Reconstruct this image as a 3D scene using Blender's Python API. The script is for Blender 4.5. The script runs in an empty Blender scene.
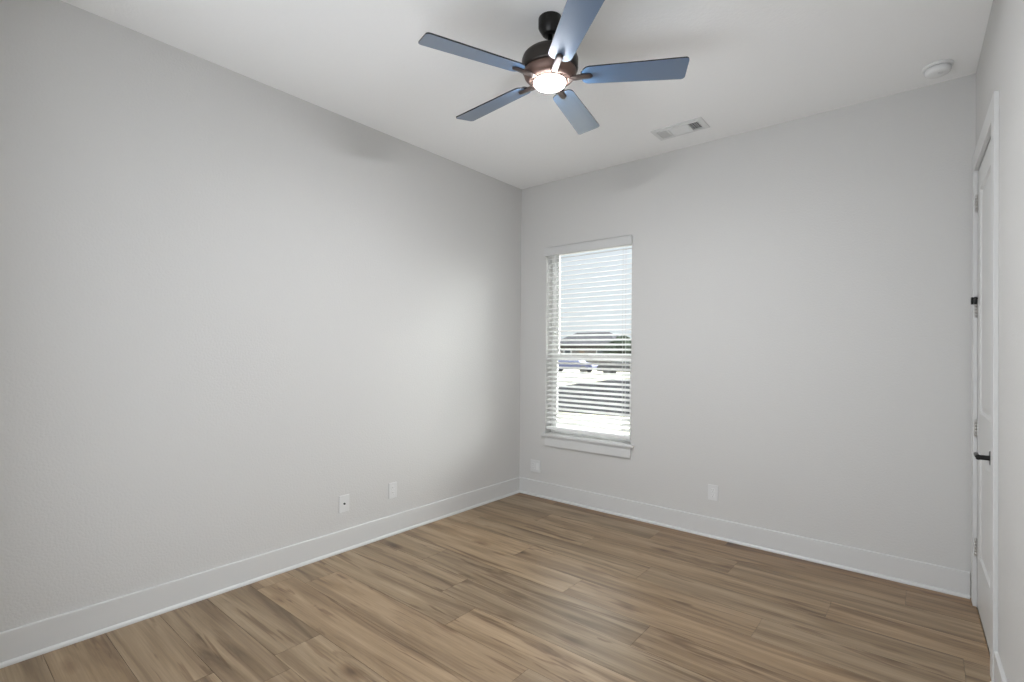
import bpy, bmesh, math, random
from mathutils import Vector, Matrix

random.seed(7)
scene = bpy.context.scene
C = scene.collection
PI = math.pi

# ------------------------------------------------------------------ measures
W, H = 3.372, 3.05            # room width (x), ceiling height
REAR = -3.95                  # inner face of the wall behind the camera

# ------------------------------------------------------------------ camera
F_PX, YAW, PITCH, ROLL = 500.949, 0.6913, 0.0060, 0.0079
CX, CY = 510.873, 348.875
cam_d = bpy.data.cameras.new('camera')
cam = bpy.data.objects.new('camera', cam_d)
C.objects.link(cam)
r = Vector((math.cos(YAW), math.sin(YAW), 0))
fw = Vector((-math.sin(YAW), math.cos(YAW), 0))
up = Vector((0, 0, 1))
fw2 = fw * math.cos(PITCH) + up * math.sin(PITCH)
up2 = up * math.cos(PITCH) - fw * math.sin(PITCH)
r3 = r * math.cos(ROLL) + up2 * math.sin(ROLL)
u3 = up2 * math.cos(ROLL) - r * math.sin(ROLL)
m = Matrix((r3, u3, -fw2)).transposed().to_4x4()
m.translation = Vector((3.1496, -3.9576, 1.4069))
cam.matrix_world = m
cam_d.sensor_fit = 'HORIZONTAL'
cam_d.sensor_width = 36.0
cam_d.lens = F_PX / 1024 * 36.0
cam_d.shift_x = (512 - CX) / 1024
cam_d.shift_y = (CY - 341) / 1024
cam_d.clip_start = 0.01
cam_d.clip_end = 500
scene.camera = cam

# ------------------------------------------------------------------ world, sun, big lights, exposure
scene.view_settings.view_transform = 'Standard'
scene.view_settings.look = 'None'
scene.view_settings.gamma = 1.0
scene.view_settings.use_curve_mapping = False
scene.view_settings.exposure = 0.0

SKY = 12.0
world = bpy.data.worlds.new('sky')
scene.world = world
world.use_nodes = True
wn = world.node_tree.nodes
wl = world.node_tree.links
wn.clear()
w_out = wn.new('ShaderNodeOutputWorld')
w_bg = wn.new('ShaderNodeBackground')
w_geo = wn.new('ShaderNodeTexCoord')
w_sep = wn.new('ShaderNodeSeparateXYZ')
w_ramp = wn.new('ShaderNodeValToRGB')
wl.new(w_geo.outputs['Generated'], w_sep.inputs[0])
wl.new(w_sep.outputs['Z'], w_ramp.inputs[0])
# bright overcast sky: pale near the horizon, much brighter overhead (values x SKY)
e0, e1 = w_ramp.color_ramp.elements[0], w_ramp.color_ramp.elements[1]
e0.position, e0.color = 0.0, (0.069, 0.072, 0.0765, 1)
e1.position, e1.color = 0.26, (0.071, 0.0755, 0.083, 1)
for p_, c_ in ((0.45, (0.60, 0.615, 0.63, 1)), (1.0, (0.97, 0.985, 1.0, 1))):
    w_ramp.color_ramp.elements.new(p_).color = c_
# hazy glow of the sky around the sun (high, to the right beyond the window)
SUN_EL, SUN_AZ = math.radians(34), math.radians(58)
SUN_DIR = Vector((math.sin(SUN_AZ) * math.cos(SUN_EL), math.cos(SUN_AZ) * math.cos(SUN_EL), math.sin(SUN_EL)))
GLOW = 30.0
w_dot = wn.new('ShaderNodeVectorMath')
w_dot.operation = 'DOT_PRODUCT'
wl.new(w_geo.outputs['Generated'], w_dot.inputs[0])
w_dot.inputs[1].default_value = SUN_DIR
w_max = wn.new('ShaderNodeMath')
w_max.operation = 'MAXIMUM'
wl.new(w_dot.outputs['Value'], w_max.inputs[0])
w_max.inputs[1].default_value = 0.0
w_pow = wn.new('ShaderNodeMath')
w_pow.operation = 'POWER'
wl.new(w_max.outputs[0], w_pow.inputs[0])
w_pow.inputs[1].default_value = 4.0
w_mul = wn.new('ShaderNodeMath')
w_mul.operation = 'MULTIPLY'
wl.new(w_pow.outputs[0], w_mul.inputs[0])
w_mul.inputs[1].default_value = GLOW / SKY
w_add = wn.new('ShaderNodeMix')
w_add.data_type = 'RGBA'
w_add.blend_type = 'ADD'
w_add.inputs['Factor'].default_value = 1.0
wl.new(w_ramp.outputs[0], w_add.inputs['A'])
wl.new(w_mul.outputs[0], w_add.inputs['B'])
wl.new(w_add.outputs['Result'], w_bg.inputs['Color'])
w_bg.inputs['Strength'].default_value = SKY
wl.new(w_bg.outputs[0], w_out.inputs[0])

sun_d = bpy.data.lights.new('sun', 'SUN')
sun_d.energy = 4.0
sun_d.angle = math.radians(2)
sun_d.color = (1.0, 0.96, 0.9)
sun = bpy.data.objects.new('sun', sun_d)
sun.rotation_euler = SUN_DIR.to_track_quat('Z', 'Y').to_euler()
C.objects.link(sun)

fill_d = bpy.data.lights.new('rear_fill', 'AREA')       # unseen fill light added behind the camera to brighten the room
fill_d.shape = 'RECTANGLE'
fill_d.size, fill_d.size_y = 3.3, 1.4
fill_d.energy = 77
fill_d.color = (0.91, 0.97, 1.05)
fill_l = bpy.data.objects.new('rear_fill', fill_d)
fill_l.location = (1.9, -4.8, 0.5)
fill_l.rotation_euler = (PI - math.radians(38), 0, 0)
C.objects.link(fill_l)

LAMP_STRENGTH = 600.0

# ------------------------------------------------------------------ materials
def mat(name, col, rough=0.5, metal=0.0, spec=0.5, coat=0.0):
    ma = bpy.data.materials.new(name)
    ma.use_nodes = True
    b = ma.node_tree.nodes['Principled BSDF']
    b.inputs['Base Color'].default_value = (*col, 1)
    b.inputs['Roughness'].default_value = rough
    b.inputs['Metallic'].default_value = metal
    b.inputs['Specular IOR Level'].default_value = spec
    b.inputs['Coat Weight'].default_value = coat
    return ma


def textured(name, col, rough, scale, strength, dist, spec=0.3):
    ma = mat(name, col, rough, spec=spec)
    nt = ma.node_tree
    tc = nt.nodes.new('ShaderNodeTexCoord')
    no = nt.nodes.new('ShaderNodeTexNoise')
    no.inputs['Scale'].default_value = scale
    no.inputs['Detail'].default_value = 3
    bp = nt.nodes.new('ShaderNodeBump')
    bp.inputs['Strength'].default_value = strength
    bp.inputs['Distance'].default_value = dist
    nt.links.new(tc.outputs['Object'], no.inputs['Vector'])
    nt.links.new(no.outputs['Fac'], bp.inputs['Height'])
    nt.links.new(bp.outputs[0], nt.nodes['Principled BSDF'].inputs['Normal'])
    return ma


M = {}
M['wall'] = textured('wall_paint', (0.605, 0.598, 0.580), 0.6, 90, 0.5, 0.003)
M['ceiling'] = textured('ceiling_paint', (0.89, 0.89, 0.88), 0.8, 70, 0.5, 0.003, 0.15)
M['trim'] = mat('trim_enamel', (0.64, 0.64, 0.628), 0.35)
M['door'] = mat('door_enamel', (0.64, 0.64, 0.625), 0.38)
M['white_plastic'] = mat('white_plastic', (0.74, 0.74, 0.73), 0.35)
M['plate_plastic'] = mat('plate_plastic', (0.67, 0.67, 0.66), 0.35)
M['valance'] = mat('valance_shaded', (0.60, 0.60, 0.59), 0.4)  # white greyed: the valance's weaker light is put into its colour
M['slot'] = mat('dark_slot', (0.04, 0.04, 0.04), 0.6)
M['vinyl'] = mat('white_vinyl', (0.80, 0.80, 0.79), 0.35)
M['slat'] = mat('blind_slat', (0.86, 0.86, 0.85), 0.4)
M['cord'] = mat('blind_cord', (0.75, 0.75, 0.74), 0.8)
M['black'] = mat('black_metal', (0.018, 0.017, 0.016), 0.35, 0.6)
M['bronze'] = mat('bronze_metal', (0.04, 0.034, 0.030), 0.38, 0.6)
M['lit_bronze'] = mat('lamplit_bronze', (0.155, 0.098, 0.080), 0.45, 0.5)  # bronze browned: the lamp's warm glare is put into this colour
M['arm_bronze'] = mat('arm_bronze', (0.060, 0.045, 0.040), 0.38, 0.6)
M['nickel'] = mat('satin_nickel', (0.55, 0.54, 0.52), 0.35, 0.9)
M['blade'] = mat('blade_finish', (0.045, 0.104, 0.200), 0.28, 0.0, 1.0, 1.0)
M['blade'].node_tree.nodes['Principled BSDF'].inputs['Coat Roughness'].default_value = 0.15
M['blade'].node_tree.nodes['Principled BSDF'].inputs['Coat IOR'].default_value = 2.0
M['blade_edge'] = mat('blade_edge', (0.012, 0.012, 0.014), 0.4)
M['vent'] = mat('vent_enamel', (0.72, 0.72, 0.71), 0.4)
M['duct'] = mat('duct_shade', (0.015, 0.015, 0.015), 0.8)
M['rubber'] = mat('black_rubber', (0.012, 0.012, 0.012), 0.6)

lens = bpy.data.materials.new('lamp_lens')
lens.use_nodes = True
lb = lens.node_tree.nodes['Principled BSDF']
lb.inputs['Base Color'].default_value = (0.9, 0.9, 0.9, 1)
lb.inputs['Emission Color'].default_value = (0.95, 0.97, 1.01, 1)
lb.inputs['Emission Strength'].default_value = LAMP_STRENGTH
M['lens'] = lens

gl = bpy.data.materials.new('window_glass')
gl.use_nodes = True
gn, gk = gl.node_tree.nodes, gl.node_tree.links
gn.clear()
g_out = gn.new('ShaderNodeOutputMaterial')
g_mix = gn.new('ShaderNodeMixShader')
g_tr = gn.new('ShaderNodeBsdfTransparent')
g_tr.inputs[0].default_value = (0.95, 0.97, 0.96, 1)
g_gl = gn.new('ShaderNodeBsdfGlossy')
g_gl.inputs['Roughness'].default_value = 0.02
g_fr = gn.new('ShaderNodeFresnel')
g_fr.inputs[0].default_value = 1.45
gk.new(g_fr.outputs[0], g_mix.inputs[0])
gk.new(g_tr.outputs[0], g_mix.inputs[1])
gk.new(g_gl.outputs[0], g_mix.inputs[2])
gk.new(g_mix.outputs[0], g_out.inputs[0])
M['glass'] = gl


def floor_material():
    ma = bpy.data.materials.new('oak_planks')
    ma.use_nodes = True
    nt = ma.node_tree
    N, L = nt.nodes, nt.links
    b = N['Principled BSDF']
    uv = N.new('ShaderNodeUVMap')
    uv.uv_map = 'grain'
    at = N.new('ShaderNodeAttribute')
    at.attribute_name = 'tone'

    def mapped(sx, sy):
        mp = N.new('ShaderNodeMapping')
        mp.inputs['Scale'].default_value = (sx, sy, 1)
        L.new(uv.outputs[0], mp.inputs[0])
        return mp.outputs[0]

    def noise(vec, scale, detail, dist, rough=0.55):
        n = N.new('ShaderNodeTexNoise')
        n.inputs['Scale'].default_value = scale
        n.inputs['Detail'].default_value = detail
        n.inputs['Distortion'].default_value = dist
        n.inputs['Roughness'].default_value = rough
        L.new(vec, n.inputs['Vector'])
        return n.outputs['Fac']

    def ramp(fac, stops):
        n = N.new('ShaderNodeValToRGB')
        e = n.color_ramp.elements
        while len(e) < len(stops):
            e.new(0.5)
        for k, (p, c) in enumerate(stops):
            e[k].position = p
            e[k].color = (*c, 1)
        L.new(fac, n.inputs[0])
        return n.outputs[0]

    def mix(kind, fac, a, c):
        n = N.new('ShaderNodeMix')
        n.data_type = 'RGBA'
        n.blend_type = kind
        if isinstance(fac, float):
            n.inputs['Factor'].default_value = fac
        else:
            L.new(fac, n.inputs['Factor'])
        L.new(a, n.inputs['A'])
        L.new(c, n.inputs['B'])
        return n.outputs['Result']

    streak = noise(mapped(0.55, 6.5), 1.6, 5, 1.1)
    base = ramp(streak, [(0.28, (0.140, 0.084, 0.040)), (0.43, (0.245, 0.166, 0.090)),
                         (0.56, (0.325, 0.230, 0.136)), (0.72, (0.380, 0.278, 0.172))])
    band = noise(mapped(0.22, 7.5), 1.4, 2, 0.6, 0.4)
    band_c = ramp(band, [(0.34, (0.70, 0.66, 0.61)), (0.50, (1.0, 1.0, 1.0)), (0.70, (1.08, 1.08, 1.08))])
    base = mix('MULTIPLY', 0.8, base, band_c)
    fibre = noise(mapped(1.2, 70), 1.5, 4, 0.3, 0.65)
    fib_c = ramp(fibre, [(0.32, (0.74, 0.71, 0.68)), (0.62, (1.08, 1.08, 1.08))])
    col = mix('MULTIPLY', 0.72, base, fib_c)
    # dark mineral streaks and knots, stretched along the board
    flow = noise(mapped(0.9, 9), 1.3, 3, 2.2, 0.5)
    crack = ramp(flow, [(0.60, (1, 1, 1)), (0.66, (0.62, 0.54, 0.46)), (0.76, (0.42, 0.34, 0.27))])
    col = mix('MULTIPLY', 0.85, col, crack)
    vo = N.new('ShaderNodeTexVoronoi')
    vo.inputs['Scale'].default_value = 1.0
    L.new(mapped(1.7, 4.2), vo.inputs['Vector'])
    wob = noise(mapped(6, 14), 1.0, 3, 0.5)
    ad = N.new('ShaderNodeMath')
    ad.operation = 'MULTIPLY_ADD'
    L.new(wob, ad.inputs[0])
    ad.inputs[1].default_value = 0.16
    L.new(vo.outputs['Distance'], ad.inputs[2])
    knot = ramp(ad.outputs[0], [(0.11, (0.32, 0.24, 0.17)), (0.17, (0.64, 0.56, 0.48)), (0.27, (1, 1, 1))])
    col = mix('MULTIPLY', 0.95, col, knot)
    col = mix('MULTIPLY', 1.0, col, at.outputs['Color'])
    L.new(col, b.inputs['Base Color'])
    b.inputs['Roughness'].default_value = 0.41
    b.inputs['Specular IOR Level'].default_value = 0.7
    bp = N.new('ShaderNodeBump')
    bp.inputs['Strength'].default_value = 0.12
    bp.inputs['Distance'].default_value = 0.001
    L.new(fibre, bp.inputs['Height'])
    L.new(bp.outputs[0], b.inputs['Normal'])
    return ma


M['floor'] = floor_material()


def mottled(name, c1, c2, scale, rough=1.0):
    ma = mat(name, c1, rough, spec=0.0)
    nt = ma.node_tree
    tc = nt.nodes.new('ShaderNodeTexCoord')
    no = nt.nodes.new('ShaderNodeTexNoise')
    no.inputs['Scale'].default_value = scale
    no.inputs['Detail'].default_value = 4
    rp = nt.nodes.new('ShaderNodeValToRGB')
    rp.color_ramp.elements[0].position = 0.35
    rp.color_ramp.elements[0].color = (*c1, 1)
    rp.color_ramp.elements[1].position = 0.65
    rp.color_ramp.elements[1].color = (*c2, 1)
    nt.links.new(tc.outputs['Object'], no.inputs['Vector'])
    nt.links.new(no.outputs['Fac'], rp.inputs[0])
    nt.links.new(rp.outputs[0], nt.nodes['Principled BSDF'].inputs['Base Color'])
    return ma


M['lawn'] = mottled('dry_lawn', (0.150, 0.145, 0.112), (0.20, 0.19, 0.15), 1.5)
M['asphalt'] = mottled('asphalt', (0.008, 0.008, 0.009), (0.016, 0.016, 0.018), 2.0)
M['leaf'] = mottled('tree_leaf', (0.010, 0.013, 0.010), (0.022, 0.027, 0.020), 3.0)
M['bark'] = mottled('tree_bark', (0.09, 0.07, 0.05), (0.13, 0.10, 0.08), 6.0)
M['brick'] = mottled('house_brick', (0.06, 0.055, 0.055), (0.09, 0.085, 0.08), 3.0)
M['shingle'] = mottled('roof_shingle', (0.022, 0.022, 0.025), (0.034, 0.034, 0.038), 4.0)
M['car_paint'] = mat('blue_car_paint', (0.03, 0.035, 0.08), 0.4)
M['car_paint_dark'] = mat('grey_car_paint', (0.012, 0.012, 0.014), 0.4)
M['car_glass'] = mat('car_glass', (0.03, 0.035, 0.04), 0.1)
M['tyre'] = mat('tyre', (0.02, 0.02, 0.02), 0.8)

# ------------------------------------------------------------------ mesh helpers
def new_bm():
    return bmesh.new()


def box(bm, lo, hi, bevel=0.0, mi=0, rot=None, piv=None):
    lo, hi = Vector(lo), Vector(hi)
    c, s = (lo + hi) / 2, hi - lo
    g = bmesh.ops.create_cube(bm, size=1)
    vs = g['verts']
    for v in vs:
        v.co = Vector((v.co.x * s.x, v.co.y * s.y, v.co.z * s.z)) + c
    fs = list({f for v in vs for f in v.link_faces})
    for f in fs:
        f.material_index = mi
    if bevel > 0:
        es = list({e for v in vs for e in v.link_edges})
        b = bmesh.ops.bevel(bm, geom=es, offset=bevel, segments=2, profile=0.5, affect='EDGES')
        for f in b['faces']:
            f.material_index = mi
        vs = list({v for f in b['faces'] for v in f.verts} | {v for v in vs if v.is_valid})
    if rot is not None:
        p = Vector(piv) if piv is not None else c
        bmesh.ops.rotate(bm, verts=vs, cent=p, matrix=rot)
    return vs


def lathe(bm, prof, centre=(0, 0, 0), seg=48, mi=0, axis='Z'):
    """prof: list of (radius, height)."""
    rings = []
    cx, cy, cz = centre
    for (rad, h) in prof:
        ring = []
        if rad < 1e-6:
            ring = [(0, 0, h)]
        else:
            ring = [(rad * math.cos(2 * PI * k / seg), rad * math.sin(2 * PI * k / seg), h) for k in range(seg)]
        vs = []
        for (x, y, z) in ring:
            if axis == 'X':
                x, y, z = z, x, y
            elif axis == 'Y':
                x, y, z = y, z, x
            vs.append(bm.verts.new((x + cx, y + cy, z + cz)))
        rings.append(vs)
    for a, b in zip(rings, rings[1:]):
        for k in range(seg):
            k2 = (k + 1) % seg
            if len(a) == 1 and len(b) == 1:
                continue
            if len(a) == 1:
                f = bm.faces.new((a[0], b[k], b[k2]))
            elif len(b) == 1:
                f = bm.faces.new((a[k], b[0], a[k2]))
            else:
                f = bm.faces.new((a[k], b[k], b[k2], a[k2]))
            f.material_index = mi
            f.smooth = True


def prism(bm, pts, z0, z1, mi_side=0, mi_top=0, mi_bot=0, tf=None):
    """outline pts (x,y) CCW extruded in z; tf maps a Vector to its place."""
    tf = tf or (lambda v: v)
    a = [bm.verts.new(tf(Vector((x, y, z0)))) for x, y in pts]
    b = [bm.verts.new(tf(Vector((x, y, z1)))) for x, y in pts]
    f = bm.faces.new(list(reversed(a)))
    f.material_index = mi_bot
    f = bm.faces.new(b)
    f.material_index = mi_top
    n = len(pts)
    for k in range(n):
        f = bm.faces.new((a[k], a[(k + 1) % n], b[(k + 1) % n], b[k]))
        f.material_index = mi_side


def sweep(bm, prof, path_a, path_b, out, zup=Vector((0, 0, 1)), mi=0):
    """closed profile (d,z) swept from a to b; d measured along `out`."""
    a, b, out = Vector(path_a), Vector(path_b), Vector(out)
    va = [bm.verts.new(a + out * d + zup * z) for d, z in prof]
    vb = [bm.verts.new(b + out * d + zup * z) for d, z in prof]
    n = len(prof)
    for k in range(n):
        f = bm.faces.new((va[k], va[(k + 1) % n], vb[(k + 1) % n], vb[k]))
        f.material_index = mi
    bm.faces.new(va)
    bm.faces.new(list(reversed(vb)))


def tube(bm, pts, rad, seg=10, mi=0):
    pts = [Vector(p) for p in pts]
    rings = []
    for i, p in enumerate(pts):
        t = (pts[min(i + 1, len(pts) - 1)] - pts[max(i - 1, 0)]).normalized()
        ref = Vector((0, 0, 1)) if abs(t.z) < 0.9 else Vector((1, 0, 0))
        n = t.cross(ref).normalized()
        q = t.cross(n)
        rr = rad[i] if isinstance(rad, (list, tuple)) else rad
        rings.append([bm.verts.new(p + (n * math.cos(2 * PI * k / seg) + q * math.sin(2 * PI * k / seg)) * rr)
                      for k in range(seg)])
    for a, b in zip(rings, rings[1:]):
        for k in range(seg):
            f = bm.faces.new((a[k], a[(k + 1) % seg], b[(k + 1) % seg], b[k]))
            f.smooth = True
            f.material_index = mi
    bm.faces.new(list(reversed(rings[0]))).material_index = mi
    bm.faces.new(rings[-1]).material_index = mi


def obj(name, bm, mats, parent=None, loc=None):
    bmesh.ops.recalc_face_normals(bm, faces=bm.faces[:])
    me = bpy.data.meshes.new(name)
    bm.to_mesh(me)
    bm.free()
    for k in (mats if isinstance(mats, (list, tuple)) else [mats]):
        me.materials.append(M[k])
    o = bpy.data.objects.new(name, me)
    C.objects.link(o)
    if loc is not None:
        o.location = loc
    if parent is not None:
        o.parent = parent
    return o


def thing(name, label, cat, loc=(0, 0, 0), group=None):
    o = bpy.data.objects.new(name, None)
    C.objects.link(o)
    o.location = loc
    o['label'] = label
    o['category'] = cat
    if group:
        o['group'] = group
    return o


def struct(name, bm, mats, parent=None, loc=None):
    o = obj(name, bm, mats, parent, loc)
    if parent is None:
        o['kind'] = 'structure'
    return o


def panel_with_hole(bm, fr, u0, u1, v0, v1, hu0, hu1, hv0, hv1, d0, d1):
    """wall slab between depths d0 (room face) and d1 with a rectangular hole; fr(u,v,d) -> point"""
    us, vs_ = [u0, hu0, hu1, u1], [v0, hv0, hv1, v1]
    if hv0 <= v0:
        vs_ = [v0, hv1, v1]
    for i in range(3):
        for j in range(len(vs_) - 1):
            if i == 1 and abs(vs_[j] - hv0) < 1e-9:
                continue
            for d, flip in ((d0, 0), (d1, 1)):
                q = [fr(us[i], vs_[j], d), fr(us[i + 1], vs_[j], d), fr(us[i + 1], vs_[j + 1], d), fr(us[i], vs_[j + 1], d)]
                bm.faces.new([bm.verts.new(p) for p in (reversed(q) if flip else q)])

    def strip(a, b):
        q = [fr(*a, d0), fr(*b, d0), fr(*b, d1), fr(*a, d1)]
        bm.faces.new([bm.verts.new(p) for p in q])
    for a, b in (((hu0, hv0), (hu0, hv1)), ((hu1, hv0), (hu1, hv1)), ((hu0, hv1), (hu1, hv1)), ((hu0, hv0), (hu1, hv0)),
                 ((u0, v0), (u1, v0)), ((u0, v1), (u1, v1)), ((u0, v0), (u0, v1)), ((u1, v0), (u1, v1))):
        if hv0 <= v0 and a[1] == b[1] == hv0 and a[0] == hu0:
            continue
        strip(a, b)
    bmesh.ops.remove_doubles(bm, verts=bm.verts[:], dist=1e-5)


# ------------------------------------------------------------------ the room shell
WX0, WX1, WZ0, WZ1 = 0.315, 1.212, 0.620, 2.420       # window opening
DY0, DY1, DZ = -0.890, -0.125, 2.442                   # door opening in the right wall
WT = 0.16

bm = new_bm()
panel_with_hole(bm, lambda u, v, d: Vector((u, d, v)), -0.12, W + 0.12, 0, H, WX0, WX1, WZ0, WZ1, 0, WT)
struct('wall_back', bm, 'wall')
bm = new_bm()
box(bm, (-0.12, REAR - 0.12, 0), (0, 0, H))
struct('wall_left', bm, 'wall')
bm = new_bm()
panel_with_hole(bm, lambda u, v, d: Vector((d, u, v)), REAR - 0.12, 0, 0, H, DY0, DY1, 0, DZ, W, W + 0.12)
struct('wall_right', bm, 'wall')
bm = new_bm()                                          # unseen rear wall, opening made wide and full height to let light in
panel_with_hole(bm, lambda u, v, d: Vector((u, d, v)), 0, W + 0.11, 0, H, 0.75, 3.30, 0, H - 0.001, REAR, REAR - 0.12)
struct('wall_rear', bm, 'wall')
bm = new_bm()
box(bm, (-0.12, REAR - 0.12, H), (W + 0.12, WT, H + 0.12))
struct('ceiling', bm, 'ceiling')

# floor: individual boards in one mesh, long side along x
bm = new_bm()
uvl = bm.loops.layers.uv.new('grain')
tone = bm.loops.layers.float_color.new('tone')
PW, PL, GAP = 0.2275, 1.525, 0.0009
joints = {1: 1.54, 2: 2.175, 3: 1.215, 4: 1.763, 5: 0.96, 6: 1.515, 7: 2.06, 8: 0.97, 9: 1.25, 10: 0.268, 11: 1.66, 12: 0.843}
row = 0
y = 0.0975
while y > -6.6:
    y1, y0 = y, y - PW
    j = joints.get(row, random.uniform(0, PL))
    x = j - PL * math.ceil((j + 0.6) / PL)
    while x < W + 0.7:
        xa, xb = max(x, -0.6), min(x + PL, W + 0.7)
        if xb > xa:
            ou, ov = random.uniform(0, 60), random.uniform(0, 60)
            t = random.uniform(0.90, 1.06)
            tw = random.uniform(-0.025, 0.03)
            if row == 0:                      # the ripped row along the window wall is a browner board
                t, tw = 0.76, 0.16
            elif row == 1 and x > 1.5:
                t, tw = 0.90, 0.06
            ya, yb = max(y0, -6.6), min(y1, 0.0)
            if yb > ya:
                rim = [(xa, ya), (xb, ya), (xb, yb), (xa, yb)]
                inn = [(xa + GAP, ya + GAP), (xb - GAP, ya + GAP), (xb - GAP, yb - GAP), (xa + GAP, yb - GAP)]
                vo = [bm.verts.new((p[0], p[1], -0.0012)) for p in rim]
                vi = [bm.verts.new((p[0], p[1], 0.0)) for p in inn]
                fs = [bm.faces.new(vi)] + [bm.faces.new((vo[k], vo[(k + 1) % 4], vi[(k + 1) % 4], vi[k])) for k in range(4)]
                for f in fs:
                    for lp in f.loops:
                        lp[uvl].uv = (lp.vert.co.x - x + ou, lp.vert.co.y + ov)
                        k = 1.0 if f is fs[0] else 0.55
                        lp[tone] = (t * (1 + tw) * k, t * k, t * (1 - tw) * k, 1)
        x += PL
    y -= PW
    row += 1
struct('floor', bm, 'floor')

# hall beyond the opening behind the camera
bm = new_bm(); box(bm, (-0.62, -6.6, 0), (-0.5, REAR - 0.12, H)); struct('wall_hall_left', bm, 'wall')
bm = new_bm(); box(bm, (W + 0.5, -6.6, 0), (W + 0.62, REAR - 0.12, H)); struct('wall_hall_right', bm, 'wall')
bm = new_bm(); box(bm, (-0.62, -6.72, 0), (W + 0.62, -6.6, H)); struct('wall_hall_rear', bm, 'wall')
bm = new_bm(); box(bm, (-0.62, REAR - 0.12, 0), (-0.12, REAR - 0.02, H)); struct('wall_hall_side', bm, 'wall')
bm = new_bm(); box(bm, (W + 0.12, REAR - 0.12, 0), (W + 0.62, REAR - 0.02, H)); struct('wall_hall_end', bm, 'wall')
bm = new_bm(); box(bm, (-0.62, -6.72, H), (W + 0.62, REAR - 0.12, H + 0.12)); struct('ceiling_hall', bm, 'ceiling')

# baseboards: tall flat board with eased top and a quarter-round shoe
BASE = [(0, 0), (0.027, 0), (0.027, 0.006), (0.0255, 0.012), (0.022, 0.0165), (0.016, 0.019), (0.014, 0.0195),
        (0.014, 0.1445), (0.0125, 0.148), (0.010, 0.149), (0, 0.149)]
bm = new_bm(); sweep(bm, BASE, (0, REAR, 0), (0, -0.0005, 0), (1, 0, 0)); struct('baseboard_left', bm, 'trim')
bm = new_bm(); sweep(bm, BASE, (0.0005, 0, 0), (W - 0.020, 0, 0), (0, -1, 0)); struct('baseboard_back', bm, 'trim')
bm = new_bm(); sweep(bm, BASE, (W, REAR, 0), (W, DY0 - 0.095, 0), (-1, 0, 0)); struct('baseboard_right', bm, 'trim')

# ------------------------------------------------------------------ window
bm = new_bm()
FY0, FY1 = 0.095, 0.155
def ring(bm, x0, x1, z0, z1, wd, y0, y1, bev=0.003):
    box(bm, (x0, y0, z0), (x0 + wd, y1, z1), bev)
    box(bm, (x1 - wd, y0, z0), (x1, y1, z1), bev)
    box(bm, (x0 + wd, y0, z0), (x1 - wd, y1, z0 + wd), bev)
    box(bm, (x0 + wd, y0, z1 - wd), (x1 - wd, y1, z1), bev)
ring(bm, WX0, WX1, WZ0, WZ1, 0.028, FY0, FY1)
win = struct('window_1', bm, 'vinyl')
bm = new_bm(); ring(bm, WX0 + 0.028, WX1 - 0.028, WZ0 + 0.028, 1.378, 0.034, 0.098, 0.124)
s1 = obj('lower_sash', bm, 'vinyl', win)
bm = new_bm(); ring(bm, WX0 + 0.028, WX1 - 0.028, 1.330, WZ1 - 0.028, 0.034, 0.126, 0.150)
s2 = obj('upper_sash', bm, 'vinyl', win)
bm = new_bm(); box(bm, (WX0 + 0.06, 0.110, WZ0 + 0.06), (WX1 - 0.06, 0.114, 1.346)); obj('glass_pane', bm, 'glass', s1)
bm = new_bm(); box(bm, (WX0 + 0.06, 0.136, 1.362), (WX1 - 0.06, 0.140, WZ1 - 0.06)); obj('glass_pane', bm, 'glass', s2)
bm = new_bm()
box(bm, (0.735, 0.088, 1.378), (0.795, 0.120, 1.388), 0.002)
box(bm, (0.755, 0.086, 1.388), (0.785, 0.100, 1.394), 0.002)
obj('sash_lock', bm, 'white_plastic', s1)

# stool (sill board) with horns and apron
bm = new_bm()
box(bm, (0.284, -0.032, 0.597), (1.246, 0.0, 0.6215), 0.006)
box(bm, (WX0, -0.002, 0.597), (WX1, FY0, 0.6215))
sweep(bm, [(0, 0), (0.016, 0), (0.018, 0.004), (0.018, 0.066), (0.013, 0.082), (0.013, 0.090), (0, 0.090)],
      (0.322, 0, 0.507), (1.215, 0, 0.507), (0, -1, 0))
struct('trim_1', bm, 'trim')

# ------------------------------------------------------------------ blind
blind = thing('window_blind', 'white horizontal slat blind hanging in the window, slats half open', 'blind', (0.7635, 0.03, 0.62))
BO = Vector((0.7635, 0.03, 0.62))
def B(x, y, z):
    return (x - BO.x, y - BO.y, z - BO.z)
bm = new_bm()
box(bm, B(0.303, -0.022, 2.333), B(1.219, -0.006, 2.412), 0.003)
box(bm, B(0.303, -0.0235, 2.338), B(1.219, -0.020, 2.346), 0.001)
box(bm, B(0.303, -0.0235, 2.399), B(1.219, -0.020, 2.407), 0.001)
obj('valance', bm, 'valance', blind)
bm = new_bm(); box(bm, B(0.320, 0.004, 2.345), B(1.207, 0.056, 2.400), 0.002); obj('headrail', bm, 'vinyl', blind)
bm = new_bm()
TILT = math.radians(18)
z = 0.735
zs = []
while z < 2.34:
    zs.append(z)
    z += 0.0437
for z in zs:
    box(bm, B(0.322, 0.005, z - 0.0015), B(1.205, 0.055, z + 0.0015), 0.0,
        rot=Matrix.Rotation(TILT, 3, 'X'), piv=B(0.76, 0.03, z))
obj('slat_panel', bm, 'slat', blind)
bm = new_bm(); box(bm, B(0.322, 0.006, 0.664), B(1.205, 0.056, 0.692), 0.005); obj('bottom_rail', bm, 'slat', blind)
for xc in (0.395, 1.128):
    bm = new_bm()
    for yy in (0.003, 0.057):
        box(bm, B(xc - 0.0012, yy - 0.001, 0.69), B(xc + 0.0012, yy + 0.001, 2.36))
    obj('ladder_cord', bm, 'cord', blind)
bm = new_bm()
tube(bm, [B(0.345, -0.001, 2.34), B(0.346, -0.001, 1.9), B(0.346, -0.001, 1.45)], 0.0035, 8)
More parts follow.
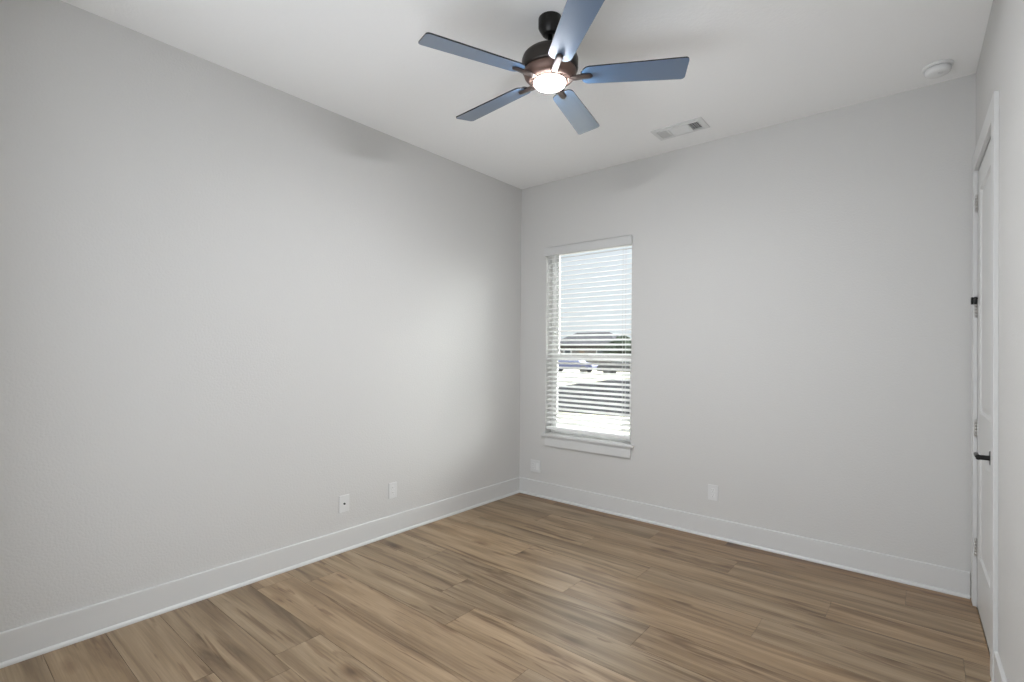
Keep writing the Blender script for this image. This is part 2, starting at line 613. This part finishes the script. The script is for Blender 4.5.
obj('tilt_wand', bm, 'cord', blind)

# ------------------------------------------------------------------ door on the right wall
bm = new_bm()
ft, ct = 0.089, 0.017                                   # casing width / thickness
box(bm, (W - ct, DY1 + 0.006, 0), (W, -0.034, DZ + 0.006), 0.0015)
box(bm, (W - ct, DY0 - 0.006 - ft, 0), (W, DY0 - 0.006, DZ + 0.006), 0.0015)
box(bm, (W - ct, DY0 - 0.006 - ft, DZ + 0.006), (W, -0.034, DZ + 0.006 + 0.096), 0.0015)
# jamb lining
box(bm, (W - 0.001, DY0 - 0.008, 0), (W + 0.12, DY0, DZ + 0.01))
box(bm, (W - 0.001, DY1, 0), (W + 0.12, DY1 + 0.008, DZ + 0.01))
box(bm, (W - 0.001, DY0, DZ), (W + 0.12, DY1, DZ + 0.01))
box(bm, (W + 0.042, DY0, 0), (W + 0.055, DY0 + 0.012, DZ))
box(bm, (W + 0.042, DY1 - 0.012, 0), (W + 0.055, DY1, DZ))
struct('trim_2', bm, 'trim')

sy0, sy1, sz0, sz1 = DY0 + 0.004, DY1 - 0.004, 0.012, DZ - 0.005
bm = new_bm()
sx = W + 0.001                                           # room face of the slab
ST = 0.115
panels = [(sy0 + ST, sy1 - ST, 1.095, sz1 - 0.125), (sy0 + ST, sy1 - ST, 0.31, 0.885)]
ys = [sy0, sy0 + ST, sy1 - ST, sy1]
zs_ = [sz0, 0.31, 0.885, 1.095, sz1 - 0.125, sz1]
for i in range(3):
    for k in range(5):
        if i == 1 and k in (1, 3):
            continue
        q = [(sx, ys[i], zs_[k]), (sx, ys[i + 1], zs_[k]), (sx, ys[i + 1], zs_[k + 1]), (sx, ys[i], zs_[k + 1])]
        bm.faces.new([bm.verts.new(p) for p in q])
for (a, b_, c, d) in panels:                            # sloped sticking, flat recessed field
    steps = [(0, 0), (0.008, 0.009), (0.020, 0.010), (0.045, 0.004)]
    prev = None
    for (ins, dep) in steps:
        q = [(sx + dep, a + ins, c + ins), (sx + dep, b_ - ins, c + ins), (sx + dep, b_ - ins, d - ins), (sx + dep, a + ins, d - ins)]
        vv = [bm.verts.new(p) for p in q]
        if prev:
            for k in range(4):
                bm.faces.new((prev[k], prev[(k + 1) % 4], vv[(k + 1) % 4], vv[k]))
        prev = vv
    bm.faces.new(prev)
# edges and back of the slab
bx = sx + 0.040
for q in ([(sx, sy0, sz0), (sx, sy0, sz1), (bx, sy0, sz1), (bx, sy0, sz0)], [(sx, sy1, sz0), (sx, sy1, sz1), (bx, sy1, sz1), (bx, sy1, sz0)],
          [(sx, sy0, sz0), (sx, sy1, sz0), (bx, sy1, sz0), (bx, sy0, sz0)], [(sx, sy0, sz1), (sx, sy1, sz1), (bx, sy1, sz1), (bx, sy0, sz1)],
          [(bx, sy0, sz0), (bx, sy1, sz0), (bx, sy1, sz1), (bx, sy0, sz1)]):
    bm.faces.new([bm.verts.new(p) for p in q])
bmesh.ops.remove_doubles(bm, verts=bm.verts[:], dist=1e-5)
door = struct('door_1', bm, 'door')

hy = DY1 - 0.002
HZ = (2.262, 1.672, 1.000, 0.335)
for hz in HZ:
    bm = new_bm()
    for k in range(5):
        z0 = hz - 0.045 + k * 0.018
        lathe(bm, [(0, z0 + 0.0008), (0.0062, z0 + 0.0008), (0.0062, z0 + 0.0172), (0, z0 + 0.0172)], (W - 0.006, hy, 0), 14)
    box(bm, (W - 0.0015, hy - 0.024, hz - 0.045), (W + 0.0012, hy, hz + 0.045))
    lathe(bm, [(0, hz + 0.0455), (0.005, hz + 0.0455), (0.004, hz + 0.050), (0, hz + 0.052)], (W - 0.006, hy, 0), 14)
    lathe(bm, [(0, hz - 0.052), (0.004, hz - 0.050), (0.005, hz - 0.0455), (0, hz - 0.0455)], (W - 0.006, hy, 0), 14)
    hg = obj('hinge', bm, 'nickel', door)
    hg['label'] = 'satin nickel hinge'

# lever handle
bm = new_bm()
LY, LZ = sy0 + 0.066, 0.942
lathe(bm, [(0, 0), (0.033, 0), (0.033, -0.010), (0.030, -0.014), (0, -0.014)], (sx, LY, LZ), 28, axis='X')
lathe(bm, [(0.0135, -0.010), (0.0115, -0.016), (0.011, -0.045), (0.013, -0.052), (0.010, -0.060), (0, -0.060)], (sx, LY, LZ), 20, axis='X')
tube(bm, [(sx - 0.051, LY - 0.010, LZ), (sx - 0.053, LY + 0.02, LZ + 0.001), (sx - 0.054, LY + 0.06, LZ + 0.002),
          (sx - 0.053, LY + 0.095, LZ + 0.001), (sx - 0.048, LY + 0.117, LZ - 0.001)], [0.009, 0.0095, 0.0085, 0.008, 0.0065], 14)
hd = obj('door_handle', bm, 'black', door)
hd['label'] = 'black lever handle'

# hinge-pin door stop on the second hinge
stop = thing('door_stop', 'small black door stop on the second hinge from the top of the white door', 'door stop', (W - 0.006, hy, HZ[1] + 0.053))
bm = new_bm()
box(bm, (-0.009, -0.009, 0.0), (0.009, 0.009, 0.007), 0.0015)
tube(bm, [(0, 0, 0.0045), (-0.008, 0.003, 0.0045), (-0.016, 0.006, 0.0040)], 0.004, 10)
tube(bm, [(0, 0, 0.0045), (-0.004, -0.016, 0.0045)], 0.004, 10)
obj('arm', bm, 'black', stop)
bm = new_bm()
tube(bm, [(-0.016, 0.006, 0.010), (-0.016, 0.006, -0.030)], 0.006, 12)
obj('bumper_pad', bm, 'rubber', stop)
bm = new_bm()
tube(bm, [(-0.004, -0.018, 0.010), (-0.004, -0.018, -0.030)], 0.006, 12)
obj('bumper_pad', bm, 'rubber', stop)

# the right wall runs very slightly out of square with the window wall
SKEW = Matrix.Translation((W, 0, 0)) @ Matrix.Rotation(0.019, 4, 'Z') @ Matrix.Translation((-W, 0, 0))
for o in bpy.data.objects:
    if o.name in ('wall_right', 'baseboard_right', 'trim_2', 'door_1', 'door_stop'):
        o.matrix_world = SKEW @ Matrix.Translation(o.location)

# ------------------------------------------------------------------ ceiling fan
FX, FY = 1.721, -1.947
fan = thing('ceiling_fan', 'dark bronze five-blade ceiling fan with a lit round light hanging from the ceiling', 'ceiling fan', (FX, FY, H))
def Z(z):
    return z - H
bm = new_bm()
lathe(bm, [(0, 0), (0.0575, 0), (0.0585, -0.004), (0.0580, -0.044), (0.055, -0.052), (0.040, -0.077), (0.034, -0.083), (0.016, -0.084), (0, -0.082)])
obj('canopy', bm, 'black', fan)
bm = new_bm()
lathe(bm, [(0, -0.080), (0.0125, -0.080), (0.0125, -0.130), (0.019, -0.134), (0.021, -0.140), (0.021, -0.168), (0, -0.168)], seg=28)
obj('downrod', bm, 'black', fan)
bm = new_bm()
lathe(bm, [(0, Z(2.889)), (0.035, Z(2.888)), (0.088, Z(2.882)), (0.118, Z(2.872)), (0.133, Z(2.858)), (0.1385, Z(2.842)),
           (0.1385, Z(2.798)), (0.135, Z(2.790)), (0.127, Z(2.787)), (0, Z(2.787))], seg=64)
obj('motor_housing', bm, 'bronze', fan)
bm = new_bm()
lathe(bm, [(0, Z(2.787)), (0.129, Z(2.787)), (0.130, Z(2.780)), (0.124, Z(2.764)), (0.110, Z(2.749)), (0.095, Z(2.741)),
           (0.083, Z(2.738)), (0.0795, Z(2.734)), (0.077, Z(2.735)), (0, Z(2.738))], seg=64)
lk = obj('light_kit', bm, 'lit_bronze', fan)
lk['label'] = 'bronze bowl around the light, coloured brown by its glow'
bm = new_bm()
lathe(bm, [(0.0765, Z(2.737)), (0.076, Z(2.730)), (0.070, Z(2.722)), (0.056, Z(2.716)), (0.030, Z(2.7125)), (0, Z(2.7115))], seg=48)
ln = obj('lens', bm, 'lens', lk)
ln['label'] = 'round white light glowing'

A0, PITCHB, BZ = math.radians(31.4), -math.radians(11.3), 2.760
def blade_outline(r0, r1, w0, w1, rc0, rc1):
    pts = []
    def corner(cx, cy, rad, a0, a1, n=6):
        for k in range(n + 1):
            a = a0 + (a1 - a0) * k / n
            pts.append((cx + rad * math.cos(a), cy + rad * math.sin(a)))
    corner(r1 - rc1, -w1 / 2 + rc1, rc1, -PI / 2, 0)
    corner(r1 - rc1, w1 / 2 - rc1, rc1, 0, PI / 2)
    corner(r0 + rc0, w0 / 2 - rc0, rc0, PI / 2, PI)
    corner(r0 + rc0, -w0 / 2 + rc0, rc0, PI, 1.5 * PI)
    return pts

def make_blade():
    rotp = Matrix.Rotation(PITCHB, 3, 'X')
    bm = new_bm()
    out = blade_outline(0.155, 0.651, 0.112, 0.137, 0.040, 0.018)
    prism(bm, out, 0.0, 0.0065, 1, 1, 0, tf=lambda v: rotp @ v)
    bl = obj('blade', bm, ['blade', 'blade_edge'])
    bm = new_bm()
    # bar under the blade, rounded outer end, curved inwards to the light bowl
    n = 14
    secs = []
    for k in range(n + 1):
        t = k / n
        rr = 0.088 + (0.208 - 0.088) * t
        drop = -0.004 * (1 - t) - 0.0005
        half = 0.019 - 0.004 * t
        if t > 0.86:
            half *= math.sqrt(max(0.0, 1 - ((t - 0.86) / 0.14) ** 2)) * 0.98 + 0.02
        th = 0.013 - 0.004 * t
        secs.append((rr, half, drop, th))
    rings = []
    for rr, half, drop, th in secs:
        prof = [(-half, 0), (-half, -th * 0.5), (-half * 0.6, -th), (half * 0.6, -th), (half, -th * 0.5), (half, 0)]
        tt = min(1.0, max(0.0, (rr - 0.10) / 0.06))
        rt = Matrix.Rotation(PITCHB * tt, 3, 'X')
        rings.append([bm.verts.new(rt @ Vector((rr, a, drop * 1.0 + b))) for a, b in prof])
    for a, b in zip(rings, rings[1:]):
        for k in range(6):
            f = bm.faces.new((a[k], a[(k + 1) % 6], b[(k + 1) % 6], b[k]))
            f.smooth = k in (1, 2, 3)
    bm.faces.new(rings[0]); bm.faces.new(list(reversed(rings[-1])))
    # plate clamped over the blade root
    prism(bm, blade_outline(0.150, 0.215, 0.05, 0.05, 0.012, 0.02), 0.0068, 0.0098, tf=lambda v: rotp @ v)
    br = obj('blade_bracket', bm, 'arm_bronze', bl)
    br['label'] = 'dark bronze blade arm'
    return bl, br

bl0, br0 = make_blade()
for k in range(5):
    if k == 0:
        b_, a_ = bl0, br0
    else:
        b_ = bl0.copy(); C.objects.link(b_)
        a_ = br0.copy(); C.objects.link(a_); a_.parent = b_
    b_.parent = fan
    b_.location = (0, 0, Z(BZ) - 0.003)
    b_.rotation_euler = (0, 0, A0 + k * 2 * PI / 5)

# ------------------------------------------------------------------ ceiling register
vent = thing('ceiling_vent', 'white three-section air vent in the ceiling near the window wall', 'air vent', (1.76, -0.355, H))
bm = new_bm()
VX, VY = 0.185, 0.098
CX_, CY_ = 0.150, 0.062
for (a, b_) in (((-VX, -VY), (VX, -CY_)), ((-VX, CY_), (VX, VY)), ((-VX, -CY_), (-CX_, CY_)), ((CX_, -CY_), (VX, CY_))):
    box(bm, (a[0], a[1], -0.006), (b_[0], b_[1], 0.0), 0.0)
# raised inner lip around the louvre field and between its sections
for (a, b_) in (((-CX_ - 0.006, -CY_ - 0.006), (CX_ + 0.006, -CY_)), ((-CX_ - 0.006, CY_), (CX_ + 0.006, CY_ + 0.006)),
                ((-CX_ - 0.006, -CY_), (-CX_, CY_)), ((CX_, -CY_), (CX_ + 0.006, CY_)),
                ((-0.080, -CY_), (-0.066, CY_)), ((0.066, -CY_), (0.080, CY_))):
    box(bm, (a[0], a[1], -0.012), (b_[0], b_[1], -0.002), 0.0)
obj('frame', bm, 'vent', vent)
bm = new_bm(); box(bm, (-CX_, -CY_, -0.0015), (CX_, CY_, -0.0005)); obj('shade_sheet', bm, 'duct', vent)  # near-black sheet standing in for the shade inside the duct
def louvres(x0, x1, along, ang, step, name='louver'):
    bm = new_bm()
    if along == 'y':
        n = int((x1 - x0) / step)
        for k in range(n):
            xc = x0 + (k + 0.5) * (x1 - x0) / n
            box(bm, (xc - 0.005, -CY_, -0.0068), (xc + 0.005, CY_, -0.0060), rot=Matrix.Rotation(ang, 3, 'Y'))
    else:
        n = int(2 * CY_ / step)
        for k in range(n):
            yc = -CY_ + (k + 0.5) * 2 * CY_ / n
            box(bm, (x0, yc - 0.005, -0.0068), (x1, yc + 0.005, -0.0060), rot=Matrix.Rotation(ang, 3, 'X'))
    return bm
bm = louvres(-CX_, -0.080, 'y', math.radians(-38), 0.010); obj('louver', bm, 'vent', vent)
bm = louvres(-0.066, 0.066, 'x', math.radians(-28), 0.010); obj('louver', bm, 'vent', vent)
bm = louvres(0.080, CX_, 'y', math.radians(51), 0.0125)
for k in range(1, 6):
    yc = -CY_ + k * 2 * CY_ / 6
    box(bm, (0.080, yc - 0.0012, -0.0100), (CX_, yc + 0.0012, -0.0085))
obj('louver', bm, 'vent', vent)
for sxx in (-1, 1):
    bm = new_bm()
    lathe(bm, [(0, -0.0085), (0.0035, -0.0080), (0.0045, -0.006), (0, -0.006)], (sxx * 0.168, 0, 0), 12)
    obj('screw', bm, 'vent', vent)

# ------------------------------------------------------------------ smoke detector
smoke = thing('smoke_detector', 'round white smoke detector on the ceiling in the far right corner', 'smoke detector', (3.200, -0.233, H))
bm = new_bm()
lathe(bm, [(0, 0), (0.070, 0), (0.071, -0.003), (0.070, -0.010), (0.066, -0.013), (0.052, -0.014), (0, -0.013)], seg=48)
obj('base_ring', bm, 'white_plastic', smoke)
bm = new_bm()
lathe(bm, [(0, -0.0155), (0.058, -0.0155), (0.060, -0.018), (0.060, -0.032), (0.056, -0.042), (0.046, -0.048), (0.020, -0.0505), (0, -0.0505)], seg=48)
obj('cover', bm, 'white_plastic', smoke)
bm = new_bm()
lathe(bm, [(0, -0.0130), (0.056, -0.0130), (0.056, -0.0157), (0, -0.0157)], seg=40)
obj('vent_gap', bm, 'slot', smoke)
bm = new_bm()
lathe(bm, [(0, -0.050), (0.010, -0.050), (0.010, -0.0525), (0.008, -0.0535), (0, -0.0535)], (0.012, -0.02, 0), 24)
obj('test_button', bm, 'plate_plastic', smoke)

# ------------------------------------------------------------------ wall plates (built facing -y, origin at the plate centre on the wall)
def plate(bm, w, h, t=0.0062):
    box(bm, (-w / 2, -t, -h / 2), (w / 2, 0, h / 2), 0.0015)

def duplex(t, xc=0.0):
    for zc in (0.0195, -0.0195):
        bm_face, bm_slot = new_bm(), new_bm()
        pts = blade_outline(-0.0145, 0.0145, 0.027, 0.027, 0.008, 0.008)
        prism(bm_face, pts, 0.0050, 0.0075, tf=lambda v: Vector((v.x + xc, -v.z, v.y + zc)))
        box(bm_slot, (xc - 0.0075, -0.0079, zc - 0.001), (xc - 0.0055, -0.0074, zc + 0.008))
        box(bm_slot, (xc + 0.0055, -0.0079, zc - 0.000), (xc + 0.0075, -0.0074, zc + 0.007))
        lathe(bm_slot, [(0, -0.0079), (0.0024, -0.0079), (0.0024, -0.0074), (0, -0.0074)], (xc, 0, zc - 0.008), 12, axis='Y')
        rc = obj('receptacle', bm_face, 'white_plastic', t)
        obj('slot', bm_slot, 'slot', rc)

def screws(parent, pts):
    for x, z in pts:
        bm = new_bm()
        lathe(bm, [(0, -0.0064), (0.0028, -0.0062), (0.0032, -0.0054), (0, -0.0054)], (x, 0, z), 12, axis='Y')
        obj('screw', bm, 'plate_plastic', parent)

def outlet(label, loc, rz):
    t = thing('wall_outlet', label, 'outlet', loc)
    t.rotation_euler = (0, 0, rz)
    bm = new_bm(); plate(bm, 0.074, 0.118); obj('cover_plate', bm, 'plate_plastic', t)
    duplex(t)
    screws(t, [(0, 0)])
    return t

outlet('white power outlet on the back wall, low, between the window and the door', (1.898, 0, 0.341), 0)
outlet('white power outlet low on the left wall, the one nearer the corner', (0, -1.563, 0.338), PI / 2)

t = thing('cable_plate', 'white wall plate with a dark cable jack at its centre, low on the left wall', 'wall plate', (0, -1.981, 0.331))
t.rotation_euler = (0, 0, PI / 2)
bm = new_bm(); plate(bm, 0.080, 0.118); obj('cover_plate', bm, 'plate_plastic', t)
bm = new_bm()
lathe(bm, [(0, -0.0055), (0.0075, -0.0055), (0.0075, -0.0075), (0.0048, -0.0078), (0.0048, -0.016), (0.003, -0.016), (0.003, -0.010), (0, -0.010)], seg=18, axis='Y')
jk = obj('jack', bm, 'slot', t); jk['label'] = 'dark round cable jack'
screws(t, [(0, 0.042), (0, -0.042)])

t = thing('double_outlet', 'white double-width wall plate on the back wall, left of and below the window', 'outlet', (0.203, 0, 0.287))
bm = new_bm(); plate(bm, 0.120, 0.118); obj('cover_plate', bm, 'plate_plastic', t)
duplex(t, -0.023)
bm = new_bm()
box(bm, (0.0065, -0.0072, -0.033), (0.0395, -0.005, 0.033), 0.0012)
obj('insert', bm, 'white_plastic', t)
screws(t, [(-0.023, 0), (0.023, 0.048), (0.023, -0.048)])

# ------------------------------------------------------------------ outside the window
GZ = -0.40
bm = new_bm(); box(bm, (-140, 0.2, GZ - 0.2), (60, 160, GZ)); struct('ground_outside', bm, 'lawn')
bm = new_bm()
pts = [(-60, 6.6), (20, 9.9), (20, 36.0), (-13.0, 27.5), (-60, 2.0)]
pts = [(8, 10.6), (20, 12.0), (20, 34.0), (-13.2, 28.5), (-12.0, 18.6), (-40, 16.0), (-40, 6.5), (-5.4, 8.7)]
prism(bm, pts, GZ, GZ + 0.015)
struct('street_outside', bm, 'asphalt')

def tree(label, x, y, h, rad, cat='tree'):
    t = thing('tree', label, cat, (x, y, GZ), 'trees across the street')
    bm = new_bm()
    tube(bm, [(0, 0, 0), (0.05, 0.02, h * 0.25), (0.02, 0, h * 0.6)], [rad * 0.10, rad * 0.08, rad * 0.05], 10)
    obj('trunk', bm, 'bark', t)
    bm = new_bm()
    rnd = random.Random(int(x * 13 + y))
    for k in range(9):
        a = rnd.uniform(0, 2 * PI)
        d = rnd.uniform(0, 0.55) * rad
        g = bmesh.ops.create_icosphere(bm, subdivisions=3, radius=rad * rnd.uniform(0.38, 0.6))
        off = Vector((d * math.cos(a), d * math.sin(a), h * rnd.uniform(0.5, 0.85)))
        for v in g['verts']:
            v.co = v.co * (1 + rnd.uniform(-0.14, 0.14)) + off
    obj('crown', bm, 'leaf', t)

tree('dark bushy tree outside the window, right of the far house', -30.5, 62, 3.6, 2.6)
tree('dark round tree outside the window, left of the far house', -47.5, 64, 3.2, 2.4)
tree('low dark tree outside at the right edge of the window view', -20.5, 48, 2.9, 2.3)

house = thing('house', 'far house with a grey hip roof seen through the window blind', 'house', (-41.3, 72, GZ))
bm = new_bm(); box(bm, (-6.2, -3.5, 0), (6.2, 3.5, 3.1)); obj('wall', bm, 'brick', house)
bm = new_bm()
e = [bm.verts.new(p) for p in ((-6.9, -4.2, 3.0), (6.9, -4.2, 3.0), (6.9, 4.2, 3.0), (-6.9, 4.2, 3.0))]
rg = [bm.verts.new((-3.2, 0, 5.3)), bm.verts.new((3.2, 0, 5.3))]
bm.faces.new((e[0], e[1], rg[1], rg[0])); bm.faces.new((e[2], e[3], rg[0], rg[1]))
bm.faces.new((e[1], e[2], rg[1])); bm.faces.new((e[3], e[0], rg[0])); bm.faces.new((e[3], e[2], e[1], e[0]))
obj('roof', bm, 'shingle', house)
for xx in (-3.6, 2.8):
    bm = new_bm(); ring(bm, xx, xx + 1.5, 1.0, 2.4, 0.08, -3.56, -3.49, 0); f_ = obj('window', bm, 'vinyl', house)
    bm = new_bm(); box(bm, (xx + 0.08, -3.54, 1.08), (xx + 1.42, -3.51, 2.32)); obj('pane', bm, 'car_glass', f_)
bm = new_bm(); box(bm, (-0.5, -3.55, 0), (0.5, -3.49, 2.2)); obj('door', bm, 'bark', house)

def car(label, x, y, rz, paint):
    t = thing('car', label, 'car', (x, y, GZ), 'cars parked outside')
    t.rotation_euler = (0, 0, rz)
    side = [(-2.2, 0.28), (2.2, 0.28), (2.25, 0.62), (2.05, 0.82), (1.15, 0.92), (0.45, 1.42), (-1.1, 1.45), (-1.75, 0.98), (-2.2, 0.90), (-2.28, 0.60)]
    bm = new_bm()
    prism(bm, side, -0.86, 0.86, tf=lambda v: Vector((v.x, v.z * (1 - 0.16 * max(0, v.y - 0.9) / 0.5), v.y)))
    obj('body', bm, paint, t)
    for s in (-1, 1):
        bm = new_bm()
        q = [(-1.45, 1.0), (0.95, 0.96), (0.38, 1.36), (-1.02, 1.38)]
        prism(bm, q, 0, 0.012, tf=lambda v, s=s: Vector((v.x, s * (0.83 - 0.18 * (v.y - 0.9) + v.z), v.y)))
        obj('side_window', bm, 'car_glass', t)
    for xx in (-1.4, 1.4):
        for s in (-1, 1):
            bm = new_bm()
            lathe(bm, [(0, -0.1), (0.26, -0.1), (0.32, -0.08), (0.32, 0.08), (0.26, 0.1), (0, 0.1)], (xx, s * 0.80, 0.32), 24, axis='Y')
            obj('wheel', bm, 'tyre', t)

car('blue car parked outside, at the left of the window view', -21.6, 34.6, math.radians(12), 'car_paint')
car('dark grey car parked outside, at the right of the window view', -15.6, 33.5, math.radians(190), 'car_paint_dark')
